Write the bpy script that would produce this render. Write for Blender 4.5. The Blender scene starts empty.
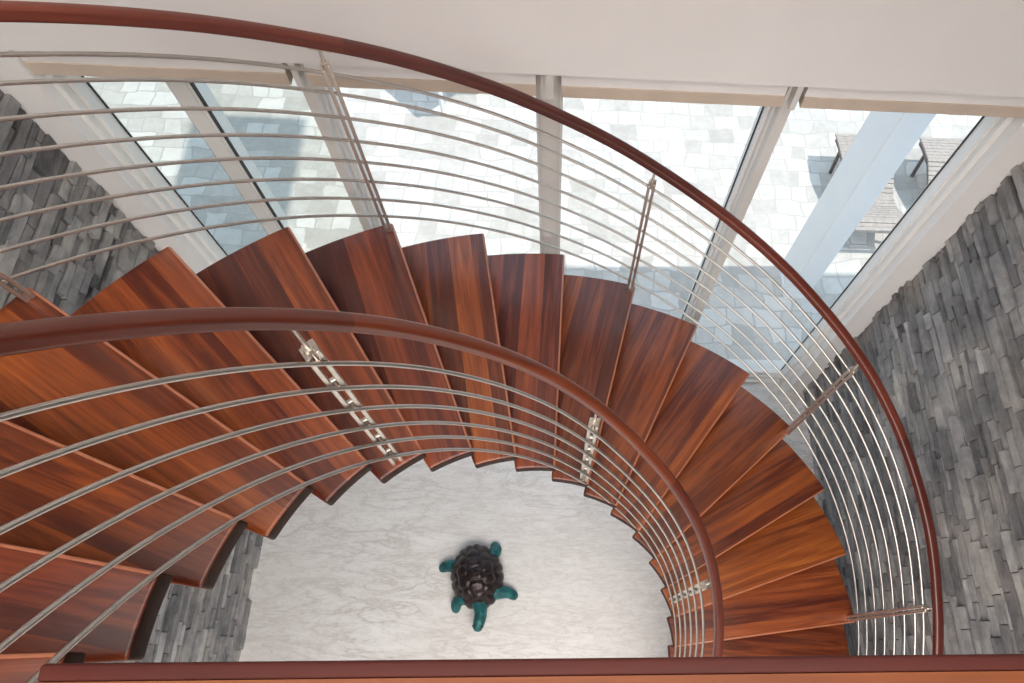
import bpy, bmesh, math, random
from mathutils import Vector, Matrix, noise
random.seed(7)
PI = math.pi
COL = bpy.context.scene.collection

# ------------------------------------------------------------------ measured layout
F_PX, PITCH, YAW, ROLL = 604.909, 1.198, 0.162, 0.164
CAM = Vector((0.064, 0.009, 1.895))
SHX, SHY = 78.691, 81.546
RI, RO, DPHI, PHI0, IOFF = 0.795, 1.945, 0.2030, 2.330, -0.032
RISE, THICK = 0.175, 0.06
FLOOR = -2.625
GROUND = -2.66
XL, XR, YW = -2.05, 2.13, 2.05
YB = -3.2
CEIL = 3.4
K0, K1 = -4, 14
LAND = 0.875

# ------------------------------------------------------------------ helpers
def link(o, parent=None):
    COL.objects.link(o)
    if parent: o.parent = parent
    return o

def tag(o, label=None, cat=None, group=None, kind=None):
    if label: o['label'] = label
    if cat: o['category'] = cat
    if group: o['group'] = group
    if kind: o['kind'] = kind
    return o

def empty(name, loc=(0, 0, 0), rz=0.0):
    o = bpy.data.objects.new(name, None)
    o.empty_display_size = 0.1
    o.location = loc
    o.rotation_euler = (0, 0, rz)
    return link(o)

def obj(name, bm, mat, parent=None, smooth=None):
    bmesh.ops.recalc_face_normals(bm, faces=bm.faces[:])
    me = bpy.data.meshes.new(name)
    bm.to_mesh(me); bm.free()
    if mat: me.materials.append(mat)
    o = bpy.data.objects.new(name, me)
    link(o, parent)
    if smooth is not None:
        me.shade_smooth()
        try: me.set_sharp_from_angle(angle=math.radians(smooth))
        except Exception: pass
    return o

def bx(bm, x0, x1, y0, y1, z0, z1):
    vs = [bm.verts.new((x, y, z)) for x in (x0, x1) for y in (y0, y1) for z in (z0, z1)]
    for f in ((0, 1, 3, 2), (4, 6, 7, 5), (0, 4, 5, 1), (2, 3, 7, 6), (0, 2, 6, 4), (1, 5, 7, 3)):
        bm.faces.new([vs[i] for i in f])
    return vs

def bevel(bm, w, seg=2, ang=30):
    bmesh.ops.recalc_face_normals(bm, faces=bm.faces[:])
    es = [e for e in bm.edges if len(e.link_faces) == 2 and e.calc_face_angle(0) > math.radians(ang)]
    if es:
        bmesh.ops.bevel(bm, geom=es, offset=w, segments=seg, profile=0.5, affect='EDGES', clamp_overlap=True)

def box_obj(name, dims, mat, parent=None, bev=0.0):
    bm = bmesh.new(); bx(bm, *dims)
    if bev: bevel(bm, bev)
    return obj(name, bm, mat, parent, 40 if bev else None)

def cyl(bm, p0, p1, r, n=12, r1=None):
    p0, p1 = Vector(p0), Vector(p1)
    d = (p1 - p0).normalized()
    a = d.orthogonal().normalized(); b = d.cross(a)
    r1 = r if r1 is None else r1
    A = [bm.verts.new(p0 + r * (a * math.cos(t) + b * math.sin(t))) for t in [2 * PI * i / n for i in range(n)]]
    B = [bm.verts.new(p1 + r1 * (a * math.cos(t) + b * math.sin(t))) for t in [2 * PI * i / n for i in range(n)]]
    for i in range(n):
        bm.faces.new([A[i], A[(i + 1) % n], B[(i + 1) % n], B[i]])
    bm.faces.new(A[::-1]); bm.faces.new(B)

def sweep(bm, pts, prof, side_of, uvl=None):
    """sweep a closed profile (side, up) along pts; side_of(i) is the horizontal side vector"""
    rings, dist = [], 0.0
    dists = []
    for i, p in enumerate(pts):
        if i: dist += (pts[i] - pts[i - 1]).length
        dists.append(dist)
        t = (pts[min(i + 1, len(pts) - 1)] - pts[max(i - 1, 0)]).normalized()
        s = side_of(i); s = (s - t * s.dot(t)).normalized(); u = s.cross(t).normalized()
        if u.z < 0: u = -u
        rings.append([bm.verts.new(p + s * a + u * b) for a, b in prof])
    n = len(prof)
    for i in range(len(rings) - 1):
        for j in range(n):
            f = bm.faces.new([rings[i][j], rings[i][(j + 1) % n], rings[i + 1][(j + 1) % n], rings[i + 1][j]])
            if uvl:
                for l, (di, jj) in zip(f.loops, ((i, j), (i, j + 1), (i + 1, j + 1), (i + 1, j))):
                    l[uvl].uv = (jj / n * 0.17, dists[di])
    bm.faces.new(rings[0][::-1]); bm.faces.new(rings[-1])

def interp(tab, x):
    if x <= tab[0][0]: return tab[0][1]
    for (a, va), (b, vb) in zip(tab, tab[1:]):
        if x <= b: return va + (vb - va) * (x - a) / (b - a)
    return tab[-1][1]

# ------------------------------------------------------------------ materials
class N:
    def __init__(self, name):
        self.m = bpy.data.materials.new(name); self.m.use_nodes = True
        self.t = self.m.node_tree; self.t.nodes.clear()
        self.out = self.n('ShaderNodeOutputMaterial')
    def n(self, kind, **kw):
        nd = self.t.nodes.new(kind)
        for k, v in kw.items():
            if k.startswith('i_'):
                key = k[2:].replace('_', ' ')
                nd.inputs[int(key) if key.isdigit() else key].default_value = v
            else: setattr(nd, k, v)
        return nd
    def l(self, a, b): self.t.links.new(a, b)
    def bsdf(self, **kw):
        b = self.n('ShaderNodeBsdfPrincipled')
        for k, v in kw.items(): b.inputs[k].default_value = v
        self.l(b.outputs[0], self.out.inputs[0])
        return b
    def math(self, op, a, b=None, c=None):
        m = self.n('ShaderNodeMath', operation=op)
        for i, v in enumerate((a, b, c)):
            if v is None: continue
            if hasattr(v, 'is_linked') or hasattr(v, 'links'): self.l(v, m.inputs[i])
            else: m.inputs[i].default_value = v
        return m.outputs[0]
    def ramp(self, fac, stops, interp='LINEAR'):
        r = self.n('ShaderNodeValToRGB'); r.color_ramp.interpolation = interp
        els = r.color_ramp.elements
        while len(els) < len(stops): els.new(0.5)
        for e, (p, c) in zip(els, stops): e.position = p; e.color = (*c, 1)
        self.l(fac, r.inputs[0]); return r.outputs[0]
    def mix(self, fac, a, b, mode='MIX'):
        m = self.n('ShaderNodeMix', data_type='RGBA', blend_type=mode)
        for s, v in ((m.inputs[0], fac), (m.inputs[6], a), (m.inputs[7], b)):
            if hasattr(v, 'links'): self.l(v, s)
            else: s.default_value = v if not isinstance(v, tuple) else ((*v, 1) if len(v) == 3 else v)
        return m.outputs[2]
    def bump(self, h, strength, dist, bsdf):
        b = self.n('ShaderNodeBump', i_Strength=strength, i_Distance=dist)
        self.l(h, b.inputs['Height']); self.l(b.outputs[0], bsdf.inputs['Normal'])

def plain(name, col, rough=0.5, metal=0.0, noise_amt=0.0, nscale=20.0, spec=0.5):
    k = N(name)
    b = k.bsdf(Roughness=rough, Metallic=metal)
    b.inputs['Specular IOR Level'].default_value = spec
    tc = k.n('ShaderNodeTexCoord')
    nz = k.n('ShaderNodeTexNoise', i_Scale=nscale, i_Detail=4.0)
    k.l(tc.outputs['Object'], nz.inputs['Vector'])
    lo = tuple(max(0, c * (1 - noise_amt)) for c in col); hi = tuple(min(1, c * (1 + noise_amt)) for c in col)
    k.l(k.ramp(nz.outputs[0], [(0.3, lo), (0.7, hi)]), b.inputs['Base Color'])
    return k.m

def wood(name, stops, rough=0.32, plank=0.105, coat=0.35, seg=None, var=0.24):
    """uv: u across the boards, v along the grain (metres)"""
    k = N(name)
    b = k.bsdf(Roughness=rough)
    b.inputs['Coat Weight'].default_value = coat
    b.inputs['Coat Roughness'].default_value = 0.18
    b.inputs['Specular IOR Level'].default_value = 0.5
    tc = k.n('ShaderNodeTexCoord'); oi = k.n('ShaderNodeObjectInfo')
    sp = k.n('ShaderNodeSeparateXYZ'); k.l(tc.outputs['UV'], sp.inputs[0])
    rnd = oi.outputs['Random']
    u, v = sp.outputs[0], sp.outputs[1]
    if seg: idx = k.math('FLOOR', k.math('DIVIDE', v, seg))
    else: idx = k.math('FLOOR', k.math('ADD', k.math('DIVIDE', u, plank), k.math('MULTIPLY', rnd, 7.0)))
    wn = k.n('ShaderNodeTexWhiteNoise', noise_dimensions='2D')
    cv = k.n('ShaderNodeCombineXYZ'); k.l(idx, cv.inputs[0]); k.l(k.math('MULTIPLY', rnd, 91.0), cv.inputs[1])
    k.l(cv.outputs[0], wn.inputs[0])
    pr = wn.outputs['Value']
    if seg: pr = k.math('ADD', k.math('MULTIPLY', k.math('MODULO', idx, 2.0), 0.6), 0.2)
    gv = k.n('ShaderNodeCombineXYZ')
    k.l(k.math('MULTIPLY', u, 26.0), gv.inputs[0]); k.l(k.math('MULTIPLY', v, 1.6), gv.inputs[1])
    k.l(k.math('ADD', k.math('MULTIPLY', pr, 37.0), k.math('MULTIPLY', rnd, 53.0)), gv.inputs[2])
    g1 = k.n('ShaderNodeTexNoise', i_Scale=1.0, i_Detail=5.0, i_Roughness=0.6, i_Distortion=0.8)
    k.l(gv.outputs[0], g1.inputs['Vector'])
    gv2 = k.n('ShaderNodeCombineXYZ')
    k.l(k.math('MULTIPLY', u, 160.0), gv2.inputs[0]); k.l(k.math('MULTIPLY', v, 5.0), gv2.inputs[1]); k.l(pr, gv2.inputs[2])
    g2 = k.n('ShaderNodeTexNoise', i_Scale=1.0, i_Detail=2.0); k.l(gv2.outputs[0], g2.inputs['Vector'])
    f = k.math('ADD', k.math('MULTIPLY', g1.outputs[0], 0.62), k.math('MULTIPLY', g2.outputs[0], 0.16))
    f = k.math('ADD', f, k.math('MULTIPLY', k.math('SUBTRACT', pr, 0.5), var))
    f = k.math('ADD', f, 0.10)
    c = k.ramp(f, stops)
    wn2 = k.n('ShaderNodeTexWhiteNoise', noise_dimensions='1D'); k.l(k.math('MULTIPLY', rnd, 317.0), wn2.inputs['W'])
    c = k.mix(k.math('MULTIPLY', wn2.outputs['Value'], 0.9), c, k.mix(1.0, c, (0.82, 0.68, 1.7), 'MULTIPLY'))
    k.l(c, b.inputs['Base Color'])
    k.bump(g1.outputs[0], 0.05, 0.01, b)
    return k.m

M = {}
WOOD_STOPS = [(0.20, (0.042, 0.0070, 0.0030)), (0.42, (0.115, 0.0220, 0.0050)), (0.62, (0.32, 0.080, 0.0115)), (0.88, (0.64, 0.230, 0.034))]
M['tread'] = wood('tread_wood', WOOD_STOPS)
M['rail'] = wood('handrail_wood', [(0.1, (0.045, 0.008, 0.003)), (0.5, (0.120, 0.023, 0.007)), (0.9, (0.25, 0.062, 0.013))], rough=0.30, seg=1.455, coat=0.06, var=0.34)
M['landing'] = wood('landing_wood', [(0.1, (0.10, 0.022, 0.007)), (0.5, (0.24, 0.066, 0.014)), (0.9, (0.40, 0.14, 0.03))], rough=0.6, coat=0.0)
M['nosing'] = wood('nosing_wood', [(0.1, (0.05, 0.008, 0.004)), (0.5, (0.10, 0.016, 0.004)), (0.9, (0.18, 0.036, 0.008))], rough=0.7, coat=0.0)
M['edge'] = plain('front_edge_highlight', (0.46, 0.17, 0.09), 0.34, noise_amt=0.1, nscale=30)  # lighter colour paints the window highlight along the tread front edges
M['endgrain'] = plain('dark_end_grain', (0.026, 0.011, 0.007), 0.6, spec=0.2, noise_amt=0.35, nscale=40)
M['stringer'] = plain('stringer_wood', (0.05, 0.014, 0.006), 0.45, noise_amt=0.3)
M['steel'] = plain('brushed_steel', (0.72, 0.67, 0.61), 0.34, 1.0, 0.06, 60)
M['rod'] = plain('rod_steel', (0.60, 0.575, 0.54), 0.28, 1.0, 0.04, 60)
M['plaster'] = plain('white_plaster', (0.82, 0.805, 0.795), 0.85, 0, 0.02, 3)
M['frame'] = plain('white_frame_paint', (0.80, 0.80, 0.78), 0.4, 0, 0.01, 5)
M['greyframe'] = plain('pale_grey_aluminium', (0.70, 0.68, 0.65), 0.45, 0, 0.02, 5)
M['beige'] = plain('beige_blind_box', (0.60, 0.50, 0.41), 0.7, 0, 0.05, 9)
M['gasket'] = plain('black_rubber', (0.02, 0.02, 0.022), 0.6)
M['pillar'] = plain('white_render', (0.88, 0.88, 0.87), 0.8, 0, 0.02, 4)
M['handle'] = plain('dark_handle_metal', (0.10, 0.10, 0.11), 0.35, 0.8)
M['slat'] = plain('weathered_slats', (0.46, 0.41, 0.37), 0.75, 0, 0.15, 30)
M['slatframe'] = plain('weathered_frame_wood', (0.16, 0.13, 0.12), 0.7, 0, 0.2, 20)
M['tablepaint'] = plain('pale_blue_paint', (0.52, 0.60, 0.68), 0.5, 0, 0.05, 20)

def glass(name, tint):
    k = N(name)
    tr = k.n('ShaderNodeBsdfTransparent'); tr.inputs[0].default_value = (*tint, 1)
    gl = k.n('ShaderNodeBsdfGlossy'); gl.inputs['Roughness'].default_value = 0.0
    fr = k.n('ShaderNodeLayerWeight', i_Blend=0.5)
    mx = k.n('ShaderNodeMixShader')
    k.l(k.math('ADD', k.math('MULTIPLY', k.math('POWER', fr.outputs['Facing'], 5.0), 0.6), 0.02), mx.inputs[0]); k.l(tr.outputs[0], mx.inputs[1]); k.l(gl.outputs[0], mx.inputs[2])
    k.l(mx.outputs[0], k.out.inputs[0])
    return k.m
M['glass'] = glass('window_glass', (0.985, 0.98, 0.97))
M['glass_tint'] = glass('grey_tinted_glass', (0.86, 0.86, 0.83))

def stone_mat():
    k = N('ledger_stone')
    b = k.bsdf(Roughness=0.75)
    at = k.n('ShaderNodeAttribute', attribute_name='tone')
    tc = k.n('ShaderNodeTexCoord')
    mp = k.n('ShaderNodeMapping'); mp.inputs['Scale'].default_value = (1, 0.75, 1.2)
    k.l(tc.outputs['Object'], mp.inputs[0])
    n1 = k.n('ShaderNodeTexNoise', i_Scale=16.0, i_Detail=9.0, i_Roughness=0.72); k.l(mp.outputs[0], n1.inputs['Vector'])
    n2 = k.n('ShaderNodeTexNoise', i_Scale=3.0, i_Detail=3.0); k.l(tc.outputs['Object'], n2.inputs['Vector'])
    f = k.math('ADD', k.math('MULTIPLY', at.outputs['Fac'], 0.36), k.math('MULTIPLY', n1.outputs[0], 0.55))
    f = k.math('ADD', f, k.math('MULTIPLY', k.math('SUBTRACT', n2.outputs[0], 0.5), 0.5))
    f = k.math('ADD', f, 0.04)
    c = k.ramp(f, [(0.2, (0.06, 0.06, 0.064)), (0.45, (0.20, 0.198, 0.20)), (0.66, (0.37, 0.365, 0.36)), (0.88, (0.60, 0.59, 0.57))])
    warm = k.mix(k.ramp(n2.outputs[0], [(0.45, (0, 0, 0)), (0.62, (0.5, 0.5, 0.5))]), c, k.mix(1.0, c, (1.08, 1.0, 0.9), 'MULTIPLY'))
    k.l(warm, b.inputs['Base Color'])
    k.bump(n1.outputs[0], 0.6, 0.012, b)
    return k.m
M['stone'] = stone_mat()

def marble_mat():
    k = N('floor_marble')
    b = k.bsdf(Roughness=0.42)
    tc = k.n('ShaderNodeTexCoord')
    rot = k.n('ShaderNodeMapping'); rot.inputs['Rotation'].default_value = (0, 0, math.radians(38)); rot.inputs['Scale'].default_value = (0.9, 3.4, 1)
    k.l(tc.outputs['Object'], rot.inputs[0])
    w = k.n('ShaderNodeTexNoise', i_Scale=2.2, i_Detail=5.0, i_Roughness=0.6, i_Distortion=0.7); k.l(rot.outputs[0], w.inputs['Vector'])
    vein = k.math('ABSOLUTE', k.math('SUBTRACT', w.outputs[0], 0.5))
    v1 = k.ramp(vein, [(0.0, (1, 1, 1)), (0.035, (0.25, 0.25, 0.25)), (0.12, (0, 0, 0))])
    w2 = k.n('ShaderNodeTexNoise', i_Scale=7.0, i_Detail=6.0, i_Roughness=0.65, i_Distortion=0.7); k.l(rot.outputs[0], w2.inputs['Vector'])
    v2 = k.ramp(k.math('ABSOLUTE', k.math('SUBTRACT', w2.outputs[0], 0.5)), [(0.0, (1, 1, 1)), (0.03, (0.2, 0.2, 0.2)), (0.1, (0, 0, 0))])
    big = k.n('ShaderNodeTexNoise', i_Scale=1.3, i_Detail=4.0); k.l(tc.outputs['Object'], big.inputs['Vector'])
    base = k.ramp(big.outputs[0], [(0.3, (0.78, 0.75, 0.71)), (0.7, (0.87, 0.855, 0.835))])
    mask = k.ramp(big.outputs[0], [(0.35, (0.2, 0.2, 0.2)), (0.65, (1, 1, 1))])
    c = k.mix(k.math('MULTIPLY', k.math('MULTIPLY', v1, mask), 0.55), base, (0.42, 0.37, 0.32))
    c = k.mix(k.math('MULTIPLY', v2, 0.38), c, (0.48, 0.44, 0.40))
    k.l(c, b.inputs['Base Color'])
    return k.m
M['marble'] = marble_mat()

def paving_mat():
    k = N('pavement_stone')
    b = k.bsdf(Roughness=0.85)
    tc = k.n('ShaderNodeTexCoord')
    wz = k.n('ShaderNodeTexNoise', i_Scale=2.2, i_Detail=3.0); k.l(tc.outputs['Object'], wz.inputs['Vector'])
    off = k.n('ShaderNodeVectorMath', operation='MULTIPLY_ADD'); off.inputs[1].default_value = (0.2, 0.2, 0)
    k.l(wz.outputs['Color'], off.inputs[0]); k.l(tc.outputs['Object'], off.inputs[2])
    br = k.n('ShaderNodeTexBrick', offset=0.37, squash=0.62, squash_frequency=3, offset_frequency=2)
    br.inputs['Color1'].default_value = (0, 0, 0, 1); br.inputs['Color2'].default_value = (1, 1, 1, 1); br.inputs['Mortar'].default_value = (0.5, 0.5, 0.5, 1)
    br.inputs['Scale'].default_value = 1.0; br.inputs['Mortar Size'].default_value = 0.008; br.inputs['Mortar Smooth'].default_value = 0.3
    br.inputs['Brick Width'].default_value = 0.25; br.inputs['Row Height'].default_value = 0.175; br.inputs['Bias'].default_value = 0.0
    k.l(off.outputs[0], br.inputs['Vector'])
    n1 = k.n('ShaderNodeTexNoise', i_Scale=9.0, i_Detail=6.0, i_Roughness=0.7); k.l(tc.outputs['Object'], n1.inputs['Vector'])
    f = k.math('ADD', k.math('MULTIPLY', br.outputs['Color'], 0.45), k.math('MULTIPLY', n1.outputs[0], 0.55))
    c = k.ramp(f, [(0.25, (0.50, 0.48, 0.445)), (0.5, (0.66, 0.64, 0.60)), (0.75, (0.80, 0.785, 0.75))])
    c = k.mix(br.outputs['Fac'], c, (0.54, 0.52, 0.485))
    k.l(c, b.inputs['Base Color'])
    k.bump(f, 0.3, 0.02, b)
    return k.m
M['paving'] = paving_mat()

def bronze_mat(name, stops, rough, metal):
    k = N(name)
    b = k.bsdf(Roughness=rough, Metallic=metal)
    tc = k.n('ShaderNodeTexCoord')
    nz = k.n('ShaderNodeTexNoise', i_Scale=18.0, i_Detail=5.0, i_Roughness=0.65); k.l(tc.outputs['Object'], nz.inputs['Vector'])
    k.l(k.ramp(nz.outputs[0], stops), b.inputs['Base Color'])
    vo = k.n('ShaderNodeTexVoronoi', i_Scale=70.0); k.l(tc.outputs['Object'], vo.inputs['Vector'])
    k.bump(vo.outputs['Distance'], 0.35, 0.006, b)
    return k.m
M['shell'] = bronze_mat('bronze_shell', [(0.3, (0.012, 0.008, 0.009)), (0.6, (0.040, 0.026, 0.026)), (0.8, (0.07, 0.062, 0.068))], 0.30, 0.45)
M['verdigris'] = bronze_mat('verdigris_bronze', [(0.3, (0.008, 0.045, 0.05)), (0.55, (0.018, 0.14, 0.145)), (0.8, (0.06, 0.30, 0.29))], 0.42, 0.25)

# ------------------------------------------------------------------ staircase
def ang_o(k): return PHI0 - k * DPHI
def ang_i(k): return PHI0 + IOFF - k * DPHI
def pol(r, a, z): return Vector((r * math.cos(a), r * math.sin(a), z))

stair = empty('spiral_staircase', (0, 0, FLOOR))
tag(stair, 'curved staircase of glossy red-brown wooden treads with steel rod railings and wooden handrails', 'staircase')
def rel(o):
    o.location = (0, 0, -FLOOR); return o

def make_tread(k):
    z = -k * RISE
    bm = bmesh.new(); uvl = bm.loops.layers.uv.new('UVMap')
    ao, ai = ang_o(k), ang_i(k)
    over = 1.10
    n = 10
    loop = [pol(RI, ai + over * DPHI * i / n, 0) for i in range(n + 1)]
    loop += [pol(RO, ao + over * DPHI * i / n, 0) for i in range(n, -1, -1)]
    top = [bm.verts.new((p.x, p.y, z)) for p in loop]
    bot = [bm.verts.new((p.x, p.y, z - THICK)) for p in loop]
    bm.faces.new(top); bm.faces.new(bot[::-1])
    m = len(loop)
    for i in range(m):
        bm.faces.new([top[i], bot[i], bot[(i + 1) % m], top[(i + 1) % m]])
    bevel(bm, 0.009, 3, 40)
    # grain runs parallel to the front edge
    p0 = pol(RI, ai, 0); d = (pol(RO, ao, 0) - p0).normalized(); nn = Vector((-d.y, d.x, 0))
    for f in bm.faces:
        for l in f.loops:
            q = l.vert.co - p0
            l[uvl].uv = (q.dot(nn) + (z - l.vert.co.z), q.dot(d))
    o = rel(obj('tread', bm, M['tread'], stair, 50))
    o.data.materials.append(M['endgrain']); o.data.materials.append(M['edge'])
    for p in o.data.polygons:
        c = p.center
        if abs(p.normal.z) < 0.5 and math.hypot(c.x, c.y) < RI + 0.004: p.material_index = 1
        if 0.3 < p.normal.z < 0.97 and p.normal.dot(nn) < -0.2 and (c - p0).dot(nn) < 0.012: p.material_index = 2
    return o
for k in range(K0, K1 + 1): make_tread(k)

bm = bmesh.new()
ks = [K0 + 0.15 + i * 0.25 for i in range(int((K1 + 0.95 - K0) / 0.25))]
pts = [pol(1.38, PHI0 - 0.016 - k * DPHI, -k * RISE - THICK - 1.12 * RISE - 0.1) for k in ks]
sweep(bm, pts, [(-0.09, -0.1), (0.09, -0.1), (0.09, 0.1), (-0.09, 0.1)], lambda i: Vector((pts[i].x, pts[i].y, 0)).normalized())
rel(obj('stringer', bm, M['stringer'], stair, 40))

# ------------------------------------------------------------------ railings
RAIL_O = [(0.21, .864), (0.67, .865), (1.18, .866), (1.82, .864), (2.54, .866), (3.36, .863), (3.89, .857), (4.5, .855), (4.92, .851), (5.47, .851), (5.99, .859), (6.67, .873), (7.19, .882), (7.85, .900), (8.14, .907), (8.81, .908), (9.45, .903), (10.1, .900), (10.75, .886), (11.4, .885)]
RAIL_I = [(-1.33, .859), (0.71, .857), (1.79, .860), (2.41, .858), (3.19, .858), (4.13, .853), (4.93, .838), (5.6, .822), (6.23, .816), (6.8, .826), (7.39, .842), (8.45, .866), (9.44, .862), (10.43, .862), (11.37, .885)]
def rail_prof():
    out = []
    n = 28
    for i in range(n):
        t = 2 * PI * i / n
        c, s = math.cos(t), math.sin(t)
        e = 0.72
        x = 0.0225 * math.copysign(abs(c) ** e, c); y = 0.0195 * math.copysign(abs(s) ** e, s)
        if abs(s) < 0.32 and abs(c) > 0.8: x *= 0.93      # finger groove along each side
        out.append((x, y))
    return out
ROD = [(0.006 * math.cos(2 * PI * i / 10), 0.006 * math.sin(2 * PI * i / 10)) for i in range(10)]

def railing(label, tab, r_rail, r_rod, r_post, nrods, rod_off, ka, kb, posts, flip):
    root = stair
    ks = [ka + (kb - ka) * i / 150 for i in range(151)]
    def path(r, off): return [pol(r, ang_o(k), -k * RISE + interp(tab, k) + off) for k in ks]
    P = path(r_rail, 0)
    bm = bmesh.new(); uvl = bm.loops.layers.uv.new('UVMap')
    sweep(bm, P, rail_prof(), lambda i: Vector((P[i].x, P[i].y, 0)).normalized(), uvl)
    h = rel(obj('handrail', bm, M['rail'], root, 50)); h['label'] = label
    offs = [rod_off(i) for i in range(nrods)]
    for o_ in offs:
        Q = path(r_rod, o_)
        bm = bmesh.new()
        sweep(bm, Q, ROD, lambda i: Vector((Q[i].x, Q[i].y, 0)).normalized())
        rel(obj('rod', bm, M['rod'], root, 60))
    for kp, kt in posts:
        a = ang_o(kp); rad = Vector((math.cos(a), math.sin(a), 0)); tan = Vector((-math.sin(a), math.cos(a), 0))
        base = rad * r_post; z0 = -kt * RISE; zr = -kp * RISE + interp(tab, kp)
        ztop = zr + offs[-1] + 0.035
        bm = bmesh.new()
        off_ = 0.0135 if r_rod < r_post - 0.01 else 0.0105
        for s in (-1, 1):
            b2 = bmesh.new()
            bx(b2, -0.017 - (0.006 if r_rod < r_post - 0.01 else 0), 0.017, s * off_ - 0.0065, s * off_ + 0.0065, z0, ztop - (0.012 if s == flip else 0))
            bevel(b2, 0.002, 1)
            mat = Matrix((( rad.x, tan.x, 0, base.x), (rad.y, tan.y, 0, base.y), (0, 0, 1, 0), (0, 0, 0, 1)))
            b2.transform(mat)
            me = bpy.data.meshes.new('tmp'); b2.to_mesh(me); b2.free(); bm.from_mesh(me); bpy.data.meshes.remove(me)
        cyl(bm, base + Vector((0, 0, z0 + 0.001)), base + Vector((0, 0, z0 + 0.03)), 0.014)
        post = rel(obj('post', bm, M['steel'], root, 40)); post['label'] = 'twin flat-bar steel post'
        for o_ in (offs if r_rod < r_post - 0.01 else []):
            zz = zr + o_
            bm = bmesh.new()
            cyl(bm, base + tan * -0.0082 + Vector((0, 0, zz)), base + tan * 0.0082 + Vector((0, 0, zz)), 0.0085)
            cyl(bm, base + Vector((0, 0, zz)), rad * r_rod + Vector((0, 0, zz)), 0.006)
            obj('rod_clamp', bm, M['steel'], post, 60)
        bm = bmesh.new()
        pt = rad * r_rail + Vector((0, 0, zr - 0.026))
        cyl(bm, base + Vector((0, 0, ztop - 0.03)), base + Vector((0, 0, ztop + 0.004)), 0.0135)
        cyl(bm, base + Vector((0, 0, ztop)), pt, 0.0055)
        td = (tan * DPHI * r_rail + Vector((0, 0, RISE))).normalized()
        cyl(bm, pt - td * 0.035, pt + td * 0.035, 0.006)
        obj('rail_bracket', bm, M['steel'], post, 60)
    return root

railing('outer sweeping wooden handrail above eight steel rods', RAIL_O, 1.92, 1.908, 1.908, 8, lambda i: (-.785, -.683, -.582, -.480, -.379, -.277, -.178, -.102)[i], -4.7, 14.6,
        [(-4.07, -4), (-1.07, -1), (1.93, 2), (4.93, 5), (7.98, 8), (10.93, 11), (13.93, 14)], 1)
railing('inner wooden handrail around the open stairwell', RAIL_I, 0.84, 0.802, 0.830, 6, lambda i: -0.838 + 0.1385 * i, -4.75, 14.6,
        [(0.58, 1), (4.98, 5), (9.58, 10), (14.2, 14)], 1)

# ------------------------------------------------------------------ turtle
TC = Vector((-0.475, 0.545, FLOOR))
hd = math.atan2(-0.36, 0.075)
turtle = empty('turtle_statue', TC, hd)       # local +X is the head direction
tag(turtle, 'small bronze turtle sculpture with dark shell and teal limbs on the pale marble floor', 'statue')
# body: skinned skeleton
def skin_body():
    V, E, R = [], [], []
    def add(p, r, par=None):
        V.append(p); R.append(r)
        if par is not None: E.append((par, len(V) - 1))
        return len(V) - 1
    c = add((0.0, 0, 0.075), 0.075)
    f = add((0.09, 0, 0.075), 0.075, c); b = add((-0.10, 0, 0.07), 0.07, c)
    n1 = add((0.185, -0.004, 0.085), 0.056, f); n2 = add((0.245, -0.004, 0.10), 0.046, n1)
    h1 = add((0.30, -0.022, 0.112), 0.047, n2); h2 = add((0.345, -0.044, 0.106), 0.040, h1); add((0.372, -0.056, 0.098), 0.022, h2)
    t1 = add((-0.19, 0.0, 0.05), 0.028, b); add((-0.235, 0.01, 0.03), 0.010, t1)
    # front left (swung forward and out), front right (tucked), hind legs
    for par, chain in ((f, [((0.14, 0.12, 0.06), 0.0538), ((0.145, 0.185, 0.045), 0.0461), ((0.163, 0.212, 0.025), 0.0410), ((0.182, 0.230, 0.016), 0.0230)]),
                       (f, [((0.12, -0.11, 0.06), 0.0538), ((0.135, -0.158, 0.045), 0.0461), ((0.155, -0.178, 0.027), 0.0435), ((0.185, -0.184, 0.016), 0.0256)]),
                       (b, [((-0.12, 0.11, 0.055), 0.0576), ((-0.15, 0.152, 0.04), 0.0512), ((-0.178, 0.165, 0.025), 0.0435), ((-0.20, 0.155, 0.016), 0.0256)]),
                       (b, [((-0.10, -0.12, 0.055), 0.0576), ((-0.115, -0.172, 0.045), 0.0486), ((-0.125, -0.212, 0.028), 0.0435), ((-0.115, -0.238, 0.017), 0.0256)])):
        last = par
        for p, r in chain: last = add(p, r, last)
        px, py, pz = chain[-1][0]; qx, qy, _ = chain[-2][0]
        dx, dy = px - qx, py - qy; L = math.hypot(dx, dy); dx /= L; dy /= L
        for s in (-1, 0, 1):
            ca, sa = math.cos(0.75 * s), math.sin(0.75 * s)
            add((px + 0.030 * (dx * ca - dy * sa), py + 0.030 * (dx * sa + dy * ca), 0.010), 0.011, last)
    me = bpy.data.meshes.new('body'); me.from_pydata([Vector(v) for v in V], E, [])
    o = bpy.data.objects.new('body', me); link(o)
    md = o.modifiers.new('s', 'SKIN'); md.use_smooth_shade = True
    for i, sv in enumerate(me.skin_vertices[0].data):
        sv.radius = (R[i], R[i]); sv.use_root = (i == 0)
    ss = o.modifiers.new('u', 'SUBSURF'); ss.levels = 2; ss.render_levels = 2
    dg = bpy.context.evaluated_depsgraph_get()
    m2 = bpy.data.meshes.new_from_object(o.evaluated_get(dg))
    bpy.data.objects.remove(o)
    bm = bmesh.new(); bm.from_mesh(m2); bpy.data.meshes.remove(m2)
    for v in bm.verts:
        v.co.z = max(v.co.z, 0.001)
    return bm
body = obj('body', skin_body(), M['verdigris'], turtle, 80); body['label'] = 'teal verdigris head, neck and four clawed legs'
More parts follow.
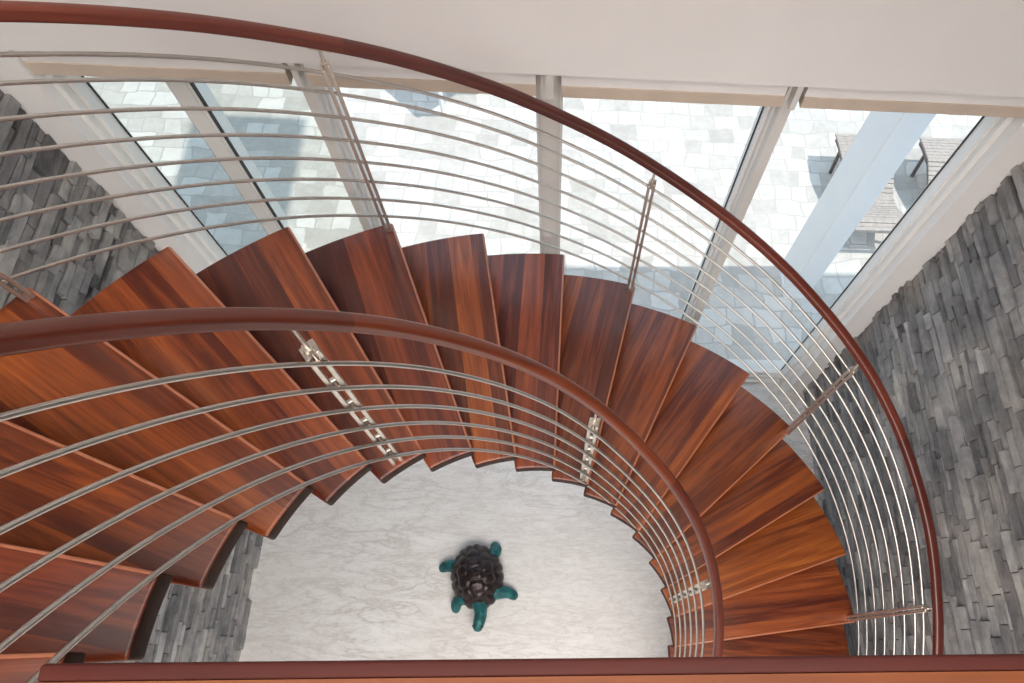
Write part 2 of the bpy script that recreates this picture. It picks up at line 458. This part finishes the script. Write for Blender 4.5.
for s in (-1, 1):
    bm = bmesh.new(); bmesh.ops.create_uvsphere(bm, u_segments=12, v_segments=8, radius=0.0075)
    o = obj('eye', bm, M['gasket'], body, 80); o.location = (0.338 + 0.008 * s, -0.040 + 0.030 * s, 0.136)
def shell_bm():
    bm = bmesh.new()
    cs = [(x, 0.0) for x in (0.165, 0.085, 0.0, -0.085, -0.165)] + [(x, s * 0.096) for x in (0.125, 0.042, -0.042, -0.125) for s in (-1, 1)]
    ns = 20
    cs += [(0.205 * math.cos(2 * PI * (i + .5) / ns), 0.160 * math.sin(2 * PI * (i + .5) / ns)) for i in range(ns)]
    A, B, H = 0.212, 0.166, 0.155
    nr, na = 36, 96
    rings = []
    for i in range(nr + 1):
        rr = i / nr; ring = []
        for j in range(na):
            t = 2 * PI * j / na
            x, y = A * rr * math.cos(t), B * rr * math.sin(t)
            z = 0.065 + H * (1 - rr ** 2.3) ** 0.75 if rr < 1 else 0.062
            ds = sorted(math.hypot(x - cx, (y - cy) * 1.05) for cx, cy in cs)
            e = min(1.0, (ds[1] - ds[0]) / 0.035)
            d = 0.016 * (e ** 0.6) * (1 - 0.25 * rr)
            flare = 0.010 * max(0, (rr - 0.85) / 0.15) ** 2
            nx, ny, nz = x / A ** 2, y / B ** 2, 0.9 / H
            L = math.sqrt(nx * nx + ny * ny + nz * nz * (1.02 - rr) ** 0.5) + 1e-6
            ring.append(bm.verts.new((x + d * nx / L + flare * math.cos(t), y + d * ny / L + flare * math.sin(t), z + d * 0.8)))
            if i == 0: break
        rings.append(ring)
    for j in range(na): bm.faces.new([rings[0][0], rings[1][j], rings[1][(j + 1) % na]])
    for i in range(1, nr):
        for j in range(na):
            bm.faces.new([rings[i][j], rings[i + 1][j], rings[i + 1][(j + 1) % na], rings[i][(j + 1) % na]])
    low = [bm.verts.new((v.co.x * 0.9, v.co.y * 0.9, 0.045)) for v in rings[-1]]
    for j in range(na): bm.faces.new([rings[-1][j], low[j], low[(j + 1) % na], rings[-1][(j + 1) % na]])
    bm.faces.new(low[::-1])
    return bm
sh = obj('shell', shell_bm(), M['shell'], turtle, 80); sh['label'] = 'dark brown domed shell with raised scutes'

# ------------------------------------------------------------------ setting
def struct(name, bm, mat, parent=None, smooth=None):
    o = obj(name, bm, mat, parent, smooth)
    if parent is None: o['kind'] = 'structure'
    return o
bm = bmesh.new(); bx(bm, XL - 0.2, XR + 0.2, YB, 2.16, FLOOR - 0.15, FLOOR)
struct('floor', bm, M['marble'])

def stone_wall(name, x, sgn, y0, y1, z0, z1):
    """stacked ledger stone on the plane x; sgn = direction towards the room"""
    bm = bmesh.new(); tone = bm.faces.layers.float.new('tone')
    rnd = random.Random(name)
    bx(bm, min(x - sgn * 0.2, x - sgn * 0.002), max(x - sgn * 0.2, x - sgn * 0.002), y0, y1, z0, z1)
    for f in bm.faces: f[tone] = 0.1
    z = z0
    while z < z1 - 0.01:
        h = rnd.choice((0.03, 0.038, 0.044, 0.05, 0.06)); h = min(h, z1 - z)
        y = y0 - rnd.random() * 0.2
        while y < y1:
            L = rnd.uniform(0.09, 0.33)
            a, b = max(y, y0), min(y + L, y1)
            if b - a > 0.01:
                d = rnd.choice((0.004, 0.008, 0.013, 0.018, 0.025, 0.033)) + rnd.uniform(-0.003, 0.003)
                g = 0.0024
                t = min(1, max(0, rnd.gauss(0.5, 0.24)))
                n = max(2, int((b - a) / 0.07) + 1)
                F = [[None, None] for _ in range(n + 1)]
                tz = rnd.uniform(-0.004, 0.004)
                for i in range(n + 1):
                    yy = a + g + (b - a - 2 * g) * i / n
                    for jj, zz in enumerate((z + g, z + h - g)):
                        dd = d + rnd.uniform(-0.003, 0.003) + (tz if jj else -tz)
                        F[i][jj] = bm.verts.new((x + sgn * max(0.002, dd), yy, zz))
                Bk = [[bm.verts.new((x - sgn * 0.004, v.co.y, v.co.z)) for v in pair] for pair in F]
                fs = []
                for i in range(n):
                    fs.append(bm.faces.new([F[i][0], F[i + 1][0], F[i + 1][1], F[i][1]]))
                    fs.append(bm.faces.new([F[i][1], F[i + 1][1], Bk[i + 1][1], Bk[i][1]]))
                    fs.append(bm.faces.new([F[i][0], Bk[i][0], Bk[i + 1][0], F[i + 1][0]]))
                fs.append(bm.faces.new([F[0][0], F[0][1], Bk[0][1], Bk[0][0]]))
                fs.append(bm.faces.new([F[n][0], Bk[n][0], Bk[n][1], F[n][1]]))
                for f in fs: f[tone] = t
            y += L
        z += h
    me = bpy.data.meshes.new(name)
    bm.normal_update()
    bmesh.ops.recalc_face_normals(bm, faces=bm.faces[:])
    bm.to_mesh(me); bm.free(); me.materials.append(M['stone'])
    o = link(bpy.data.objects.new(name, me)); o['kind'] = 'structure'
    return o
stone_wall('wall_left', XL - 0.018, 1, YB, YW, FLOOR, CEIL)
stone_wall('wall_right', XR + 0.014, -1, YB, YW, FLOOR, CEIL)

# window wall: plaster above the glazing and a pier at each side
XA, XB = -1.91, 1.985
bm = bmesh.new()
bx(bm, XL - 0.25, XR + 0.25, YW, YW + 0.30, 0.236, CEIL)
bx(bm, XL - 0.25, XA, YW, 2.222, FLOOR, 0.236)
bx(bm, XB, XR + 0.25, YW, 2.222, FLOOR, 0.236)
struct('wall_front', bm, M['plaster'])
bm = bmesh.new(); bx(bm, XL - 0.25, XR + 0.25, YB - 0.2, YB, FLOOR, CEIL); struct('wall_back', bm, M['plaster'])
bm = bmesh.new(); bx(bm, XL - 0.25, XR + 0.25, YB - 0.2, YW + 0.3, CEIL, CEIL + 0.2); struct('ceiling', bm, M['plaster'])

# glazing: four bays between three mullions
GY = 2.218
SILL = FLOOR + 0.02
mulls = [(-0.949, -0.905), (-0.010, 0.056), (0.971, 1.018)]
for i, (a, b) in enumerate(mulls):
    bm = bmesh.new()
    bx(bm, a, b, 2.10, 2.25, FLOOR, 0.236)
    bx(bm, a - 0.012, b + 0.012, 2.145, 2.25, FLOOR, 0.236)
    bx(bm, a + (b - a) * 0.3, b - (b - a) * 0.2, 2.052, 2.10, 0.128, 0.236)
    t = struct('trim_%d' % (i + 1), bm, M['greyframe'])
bays = [(XA, -0.961), (-0.893, -0.022), (0.068, 0.959), (1.030, XB)]
for i, (a, b) in enumerate(bays):
    w = empty('window_%d' % (i + 1), ((a + b) / 2, GY, FLOOR)); w['kind'] = 'structure'
    ox, oy, oz = w.location
    def part(name, boxes, mat):
        bm = bmesh.new()
        for (x0, x1, y0, y1, z0, z1) in boxes: bx(bm, x0 - ox, x1 - ox, y0 - oy, y1 - oy, z0 - oz, z1 - oz)
        return obj(name, bm, mat, w)
    l1 = 0.025 if i == 0 else 0.0; r1 = 0.030 if i == 3 else 0.0
    l2 = 0.045 if i == 0 else 0.012; r2 = 0.048 if i == 3 else 0.012
    fr = []
    if i == 0: fr += [(a, a + l1, 2.11, 2.228, FLOOR, 0.236), (a + l1, a + l2, 2.148, 2.228, FLOOR, 0.236)]
    else: fr += [(a, a + l2, 2.175, 2.26, FLOOR, 0.236)]
    if i == 3: fr += [(b - r1, b, 2.115, 2.228, FLOOR, 0.236), (b - r2, b - r1, 2.146, 2.228, FLOOR, 0.236)]
    else: fr += [(b - r2, b, 2.175, 2.26, FLOOR, 0.236)]
    fr += [(a + l2, b - r2, 2.13, 2.26, FLOOR, FLOOR + 0.025), (a + l2, b - r2, 2.165, 2.26, FLOOR + 0.025, FLOOR + 0.06), (a + l2, b - r2, 2.19, 2.26, FLOOR + 0.06, FLOOR + 0.085)]
    fr += [(a + l2, b - r2, 2.18, 2.26, 0.09, 0.236)]
    part('frame', fr, M['frame'])
    part('pane', [(a + l2 + 0.002, b - r2 - 0.002, GY, GY + 0.006, FLOOR + 0.08, 0.095)], M['glass_tint'] if i == 0 else M['glass'])
    gs = [(a + l2, a + l2 + 0.006, GY - 0.006, GY + 0.0, FLOOR + 0.085, 0.095), (b - r2 - 0.006, b - r2, GY - 0.006, GY, FLOOR + 0.085, 0.095)]
    part('gasket', gs[:1] if i == 0 else (gs[1:] if i in (2, 3) else gs[:0] or [(a + l2, a + l2 + 0.004, GY - 0.004, GY, FLOOR + 0.085, 0.095)]), M['gasket'])
    part('head_rail', [(a + 0.004, b - 0.004, 2.072, 2.14, 0.172, 0.235)], M['plaster'])
    part('blind_box', [(a + 0.004, b - 0.004, 2.066, 2.15, 0.128, 0.176)], M['beige'])

# sliding door leaf standing in the left bay
d = empty('door_1', (-1.50, 2.25, FLOOR)); d['kind'] = 'structure'
def dpart(name, boxes, mat, parent=d):
    bm = bmesh.new()
    for (x0, x1, y0, y1, z0, z1) in boxes: bx(bm, x0 + 1.50, x1 + 1.50, y0 - 2.25, y1 - 2.25, z0 - FLOOR, z1 - FLOOR)
    return obj(name, bm, mat, parent)
dpart('stile', [(-1.500, -1.428, 2.155, 2.20, FLOOR + 0.03, 0.125), (-1.428, -1.418, 2.165, 2.195, FLOOR + 0.03, 0.125)], M['frame'])
dpart('gasket', [(-1.505, -1.500, 2.16, 2.195, FLOOR + 0.05, 0.12), (-1.418, -1.414, 2.17, 2.19, FLOOR + 0.05, 0.12)], M['gasket'])
dpart('handle', [(-1.497, -1.485, 2.11, 2.155, -1.66, -1.64), (-1.497, -1.485, 2.095, 2.11, -1.74, -1.64)], M['handle'])
dpart('lock', [(-1.468, -1.448, 2.147, 2.155, -1.72, -1.66)], M['steel'])

# upper landing: floor slab with a rounded wooden nosing along the stairwell edge
LX0 = -0.70
a5o, a5i = ang_o(-5), ang_i(-5)
edge_y0, edge_y1 = 0.0075, 0.012
k5i, k5o = pol(0.62, a5i, 0), pol(2.03, a5o, 0)
bm = bmesh.new(); uvl = bm.loops.layers.uv.new('UVMap')
poly = [(LX0, -0.02), (XR - 0.03, -0.02), (XR - 0.03, YB + 0.0), (XL + 0.03, YB + 0.0), (XL + 0.03, k5o.y), (LX0, k5i.y)]
top = [bm.verts.new((x, y, LAND)) for x, y in poly]; bot = [bm.verts.new((x, y, LAND - 0.24)) for x, y in poly]
bm.faces.new(top); bm.faces.new(bot[::-1])
for i in range(6): bm.faces.new([top[i], bot[i], bot[(i + 1) % 6], top[(i + 1) % 6]])
for f in bm.faces:
    for l in f.loops: l[uvl].uv = (l.vert.co.y + l.vert.co.z, l.vert.co.x)
landing = obj('landing_floor', bm, M['landing']); landing['kind'] = 'structure'
bm = bmesh.new(); uvl = bm.loops.layers.uv.new('UVMap')
bx(bm, LX0, XR - 0.03, -0.02, 0.006, LAND - 0.05, LAND + 0.0)
bevel(bm, 0.006, 3)
for f in bm.faces:
    for l in f.loops: l[uvl].uv = (l.vert.co.y * 0.3 + l.vert.co.z * 0.3, l.vert.co.x)
obj('nosing', bm, M['nosing'], landing, 50)

# outside
bm = bmesh.new(); bx(bm, -9, 9, 2.35, 11, GROUND - 0.1, GROUND); p = struct('pavement', bm, M['paving'])
bm = bmesh.new(); bx(bm, XL - 0.2, XR + 0.2, 2.16, 2.352, GROUND - 0.1, FLOOR - 0.001); struct('threshold', bm, M['frame'])
bm = bmesh.new(); bx(bm, -6, 8, 2.35, 3.42, 3.4, 3.6); bx(bm, 0.34, 1.27, 3.42, 5.03, 3.4, 3.6)  # unseen slabs added overhead to cast the shade on the pavement
struct('shade_canopy', bm, M['pillar'])
for (x0, x1, lab) in ((-2.275, -2.155, 'slim white square pillar outside the left pane behind the sliding door stile'), (2.108, 2.311, 'white square pillar outside the right pane in front of the loungers')):
    hd_ = 0.06 if x0 < 0 else 0.17
    o = empty('pillar', ((x0 + x1) / 2, 3.34 if x0 < 0 else 3.17, GROUND)); tag(o, lab, 'pillar')
    w = (x1 - x0) / 2
    bm = bmesh.new(); bx(bm, -w, w, -hd_, hd_, 0, 6.055); bevel(bm, 0.006, 1); obj('shaft', bm, M['pillar'], o)
    bm = bmesh.new(); bx(bm, -w - 0.012, w + 0.012, -hd_ - 0.012, hd_ + 0.012, 0, 0.03); obj('base_plate', bm, M['pillar'], o)

def wave(y):
    y = y / 0.76      # lounger profile: height above the paving at distance y from the foot end
    return interp([(0, .30), (.08, .305), (.2, .27), (.42, .19), (.6, .17), (.85, .25), (1.05, .30), (1.3, .29), (1.45, .27)], y)
def lounger(x0, label):
    o = empty('sun_lounger', (x0, 3.56, GROUND)); tag(o, label, 'sun lounger', 'slatted loungers on the pavement')
    bm = bmesh.new()
    y = 0.0
    while y < 1.08:
        z = wave(y + .015); sl = math.atan2(wave(y + .03) - wave(y), .03)
        b2 = bmesh.new(); bx(b2, 0.0, 0.50, -0.019, 0.019, -0.008, 0.008)
        b2.transform(Matrix.Translation((0, y + .02, z)) @ Matrix.Rotation(sl, 4, 'X'))
        me = bpy.data.meshes.new('t'); b2.to_mesh(me); b2.free(); bm.from_mesh(me); bpy.data.meshes.remove(me)
        y += 0.0415
    obj('slats', bm, M['slat'], o)
    for xs in (0.02, 0.455):
        pts = [Vector((xs + .012, i * 0.05, wave(i * 0.05) - 0.034)) for i in range(23)]
        bm = bmesh.new(); sweep(bm, pts, [(-.013, -.025), (.013, -.025), (.013, .025), (-.013, .025)], lambda i: Vector((1, 0, 0)))
        obj('side_rail', bm, M['slatframe'], o)
    for yy in (0.10, 0.94):
        for xs in (0.035, 0.465):
            bm = bmesh.new(); cyl(bm, (xs, yy, wave(yy) - .03), (xs, yy - .04, 0), 0.018, 8); obj('leg', bm, M['slatframe'], o)
    bm = bmesh.new(); bx(bm, -0.015, 0.515, -0.045, -0.005, 0.275, 0.315); bevel(bm, .004, 1); obj('foot_bar', bm, M['slat'], o)
    return o
lounger(2.72, 'slatted wooden sun lounger just behind the right-hand white pillar, nearer to the middle pane')
lounger(3.56, 'slatted wooden sun lounger at the right window edge, partly cut off by the frame')

tb = empty('garden_table', (-1.07, 5.04, GROUND), PI / 4); tag(tb, 'pale blue garden table with only one corner showing beneath the window head', 'table')
bm = bmesh.new()
for i in range(6): bx(bm, -0.02 + i * 0.075, 0.045 + i * 0.075, -0.02, 0.42, 0.40, 0.425)
obj('slats', bm, M['tablepaint'], tb)
bm = bmesh.new()
for (x0, x1, y0, y1) in ((-.03, .45, -.05, -.02), (-.03, .45, .42, .45), (-.05, -.02, -.05, .45), (.43, .46, -.05, .45)): bx(bm, x0, x1, y0, y1, .385, .435)
obj('table_frame', bm, M['pillar'], tb)
for x in (-.02, .42):
    for y in (-.02, .42):
        bm = bmesh.new(); bx(bm, x - .018, x + .018, y - .018, y + .018, 0, .40); obj('leg', bm, M['pillar'], tb)

# ------------------------------------------------------------------ light
w = bpy.data.worlds.new('sky'); bpy.context.scene.world = w; w.use_nodes = True
bg = w.node_tree.nodes['Background']; bg.inputs[0].default_value = (0.62, 0.80, 1.0, 1); bg.inputs[1].default_value = 1.25
def light(name, kind, loc, **kw):
    ld = bpy.data.lights.new(name, kind)
    for k, v in kw.items(): setattr(ld, k, v)
    o = link(bpy.data.objects.new(name, ld)); o.location = loc
    return o
sun = light('sun', 'SUN', (6, -1, 10), energy=3.3, angle=0.01, color=(1.0, 0.96, 0.90))
sd = Vector((0.60, 0.024, 1.0)).normalized()
sun.rotation_euler = sd.to_track_quat('Z', 'Y').to_euler()
# fill lamps added above the stairwell and below the landing, without fixtures
ar = light('ceiling_bounce_fill', 'AREA', (-0.2, -0.9, 2.5), energy=165, shape='RECTANGLE', size=3.2, size_y=2.0, color=(1.0, 0.955, 0.91))  # added fill, bounced off the ceiling
ar.rotation_euler = (PI, 0, 0)
ws = light('left_wall_fill', 'SPOT', (-0.95, 0.9, 3.25), energy=170, spot_size=math.radians(38), spot_blend=1.0, shadow_soft_size=0.12, color=(1.0, 0.96, 0.91))  # added spot to brighten the left stone wall
ws.rotation_euler = (Vector((-0.95, 0.9, 3.25)) - Vector((-2.05, 1.45, -0.25))).to_track_quat('Z', 'Y').to_euler()
ba = light('landing_fill', 'AREA', (0.0, -1.7, CEIL - 0.06), energy=40, shape='RECTANGLE', size=3.2, size_y=1.4, color=(1.0, 0.95, 0.90))  # added fill from above the landing
lo = light('lower_floor_fill', 'AREA', (0.3, -1.5, LAND - 0.30), energy=130, shape='RECTANGLE', size=2.6, size_y=1.8, color=(1.0, 0.97, 0.94))  # added fill under the landing to brighten the marble floor

# ------------------------------------------------------------------ camera
cd = bpy.data.cameras.new('camera'); cam = link(bpy.data.objects.new('camera', cd))
cy, sy, cp, sp = math.cos(YAW), math.sin(YAW), math.cos(PITCH), math.sin(PITCH)
fwd = Vector((sy * cp, cy * cp, -sp)); right = Vector((cy, -sy, 0)); up = right.cross(fwd)
cr, sr = math.cos(ROLL), math.sin(ROLL)
r2 = right * cr + up * sr; u2 = -right * sr + up * cr
cam.matrix_world = Matrix(((r2.x, u2.x, -fwd.x, CAM.x), (r2.y, u2.y, -fwd.y, CAM.y), (r2.z, u2.z, -fwd.z, CAM.z), (0, 0, 0, 1)))
cd.sensor_fit = 'HORIZONTAL'; cd.sensor_width = 36.0
cd.lens = F_PX / 1024 * 36.0
cd.shift_x = -SHX / 1024
cd.shift_y = SHY / 1024
cd.clip_start = 0.02; cd.clip_end = 100
sc = bpy.context.scene
sc.camera = cam
sc.view_settings.view_transform = 'Standard'; sc.view_settings.look = 'None'
sc.view_settings.exposure = 0.0; sc.view_settings.gamma = 1.0
try: sc.view_settings.use_curve_mapping = False
except Exception: pass
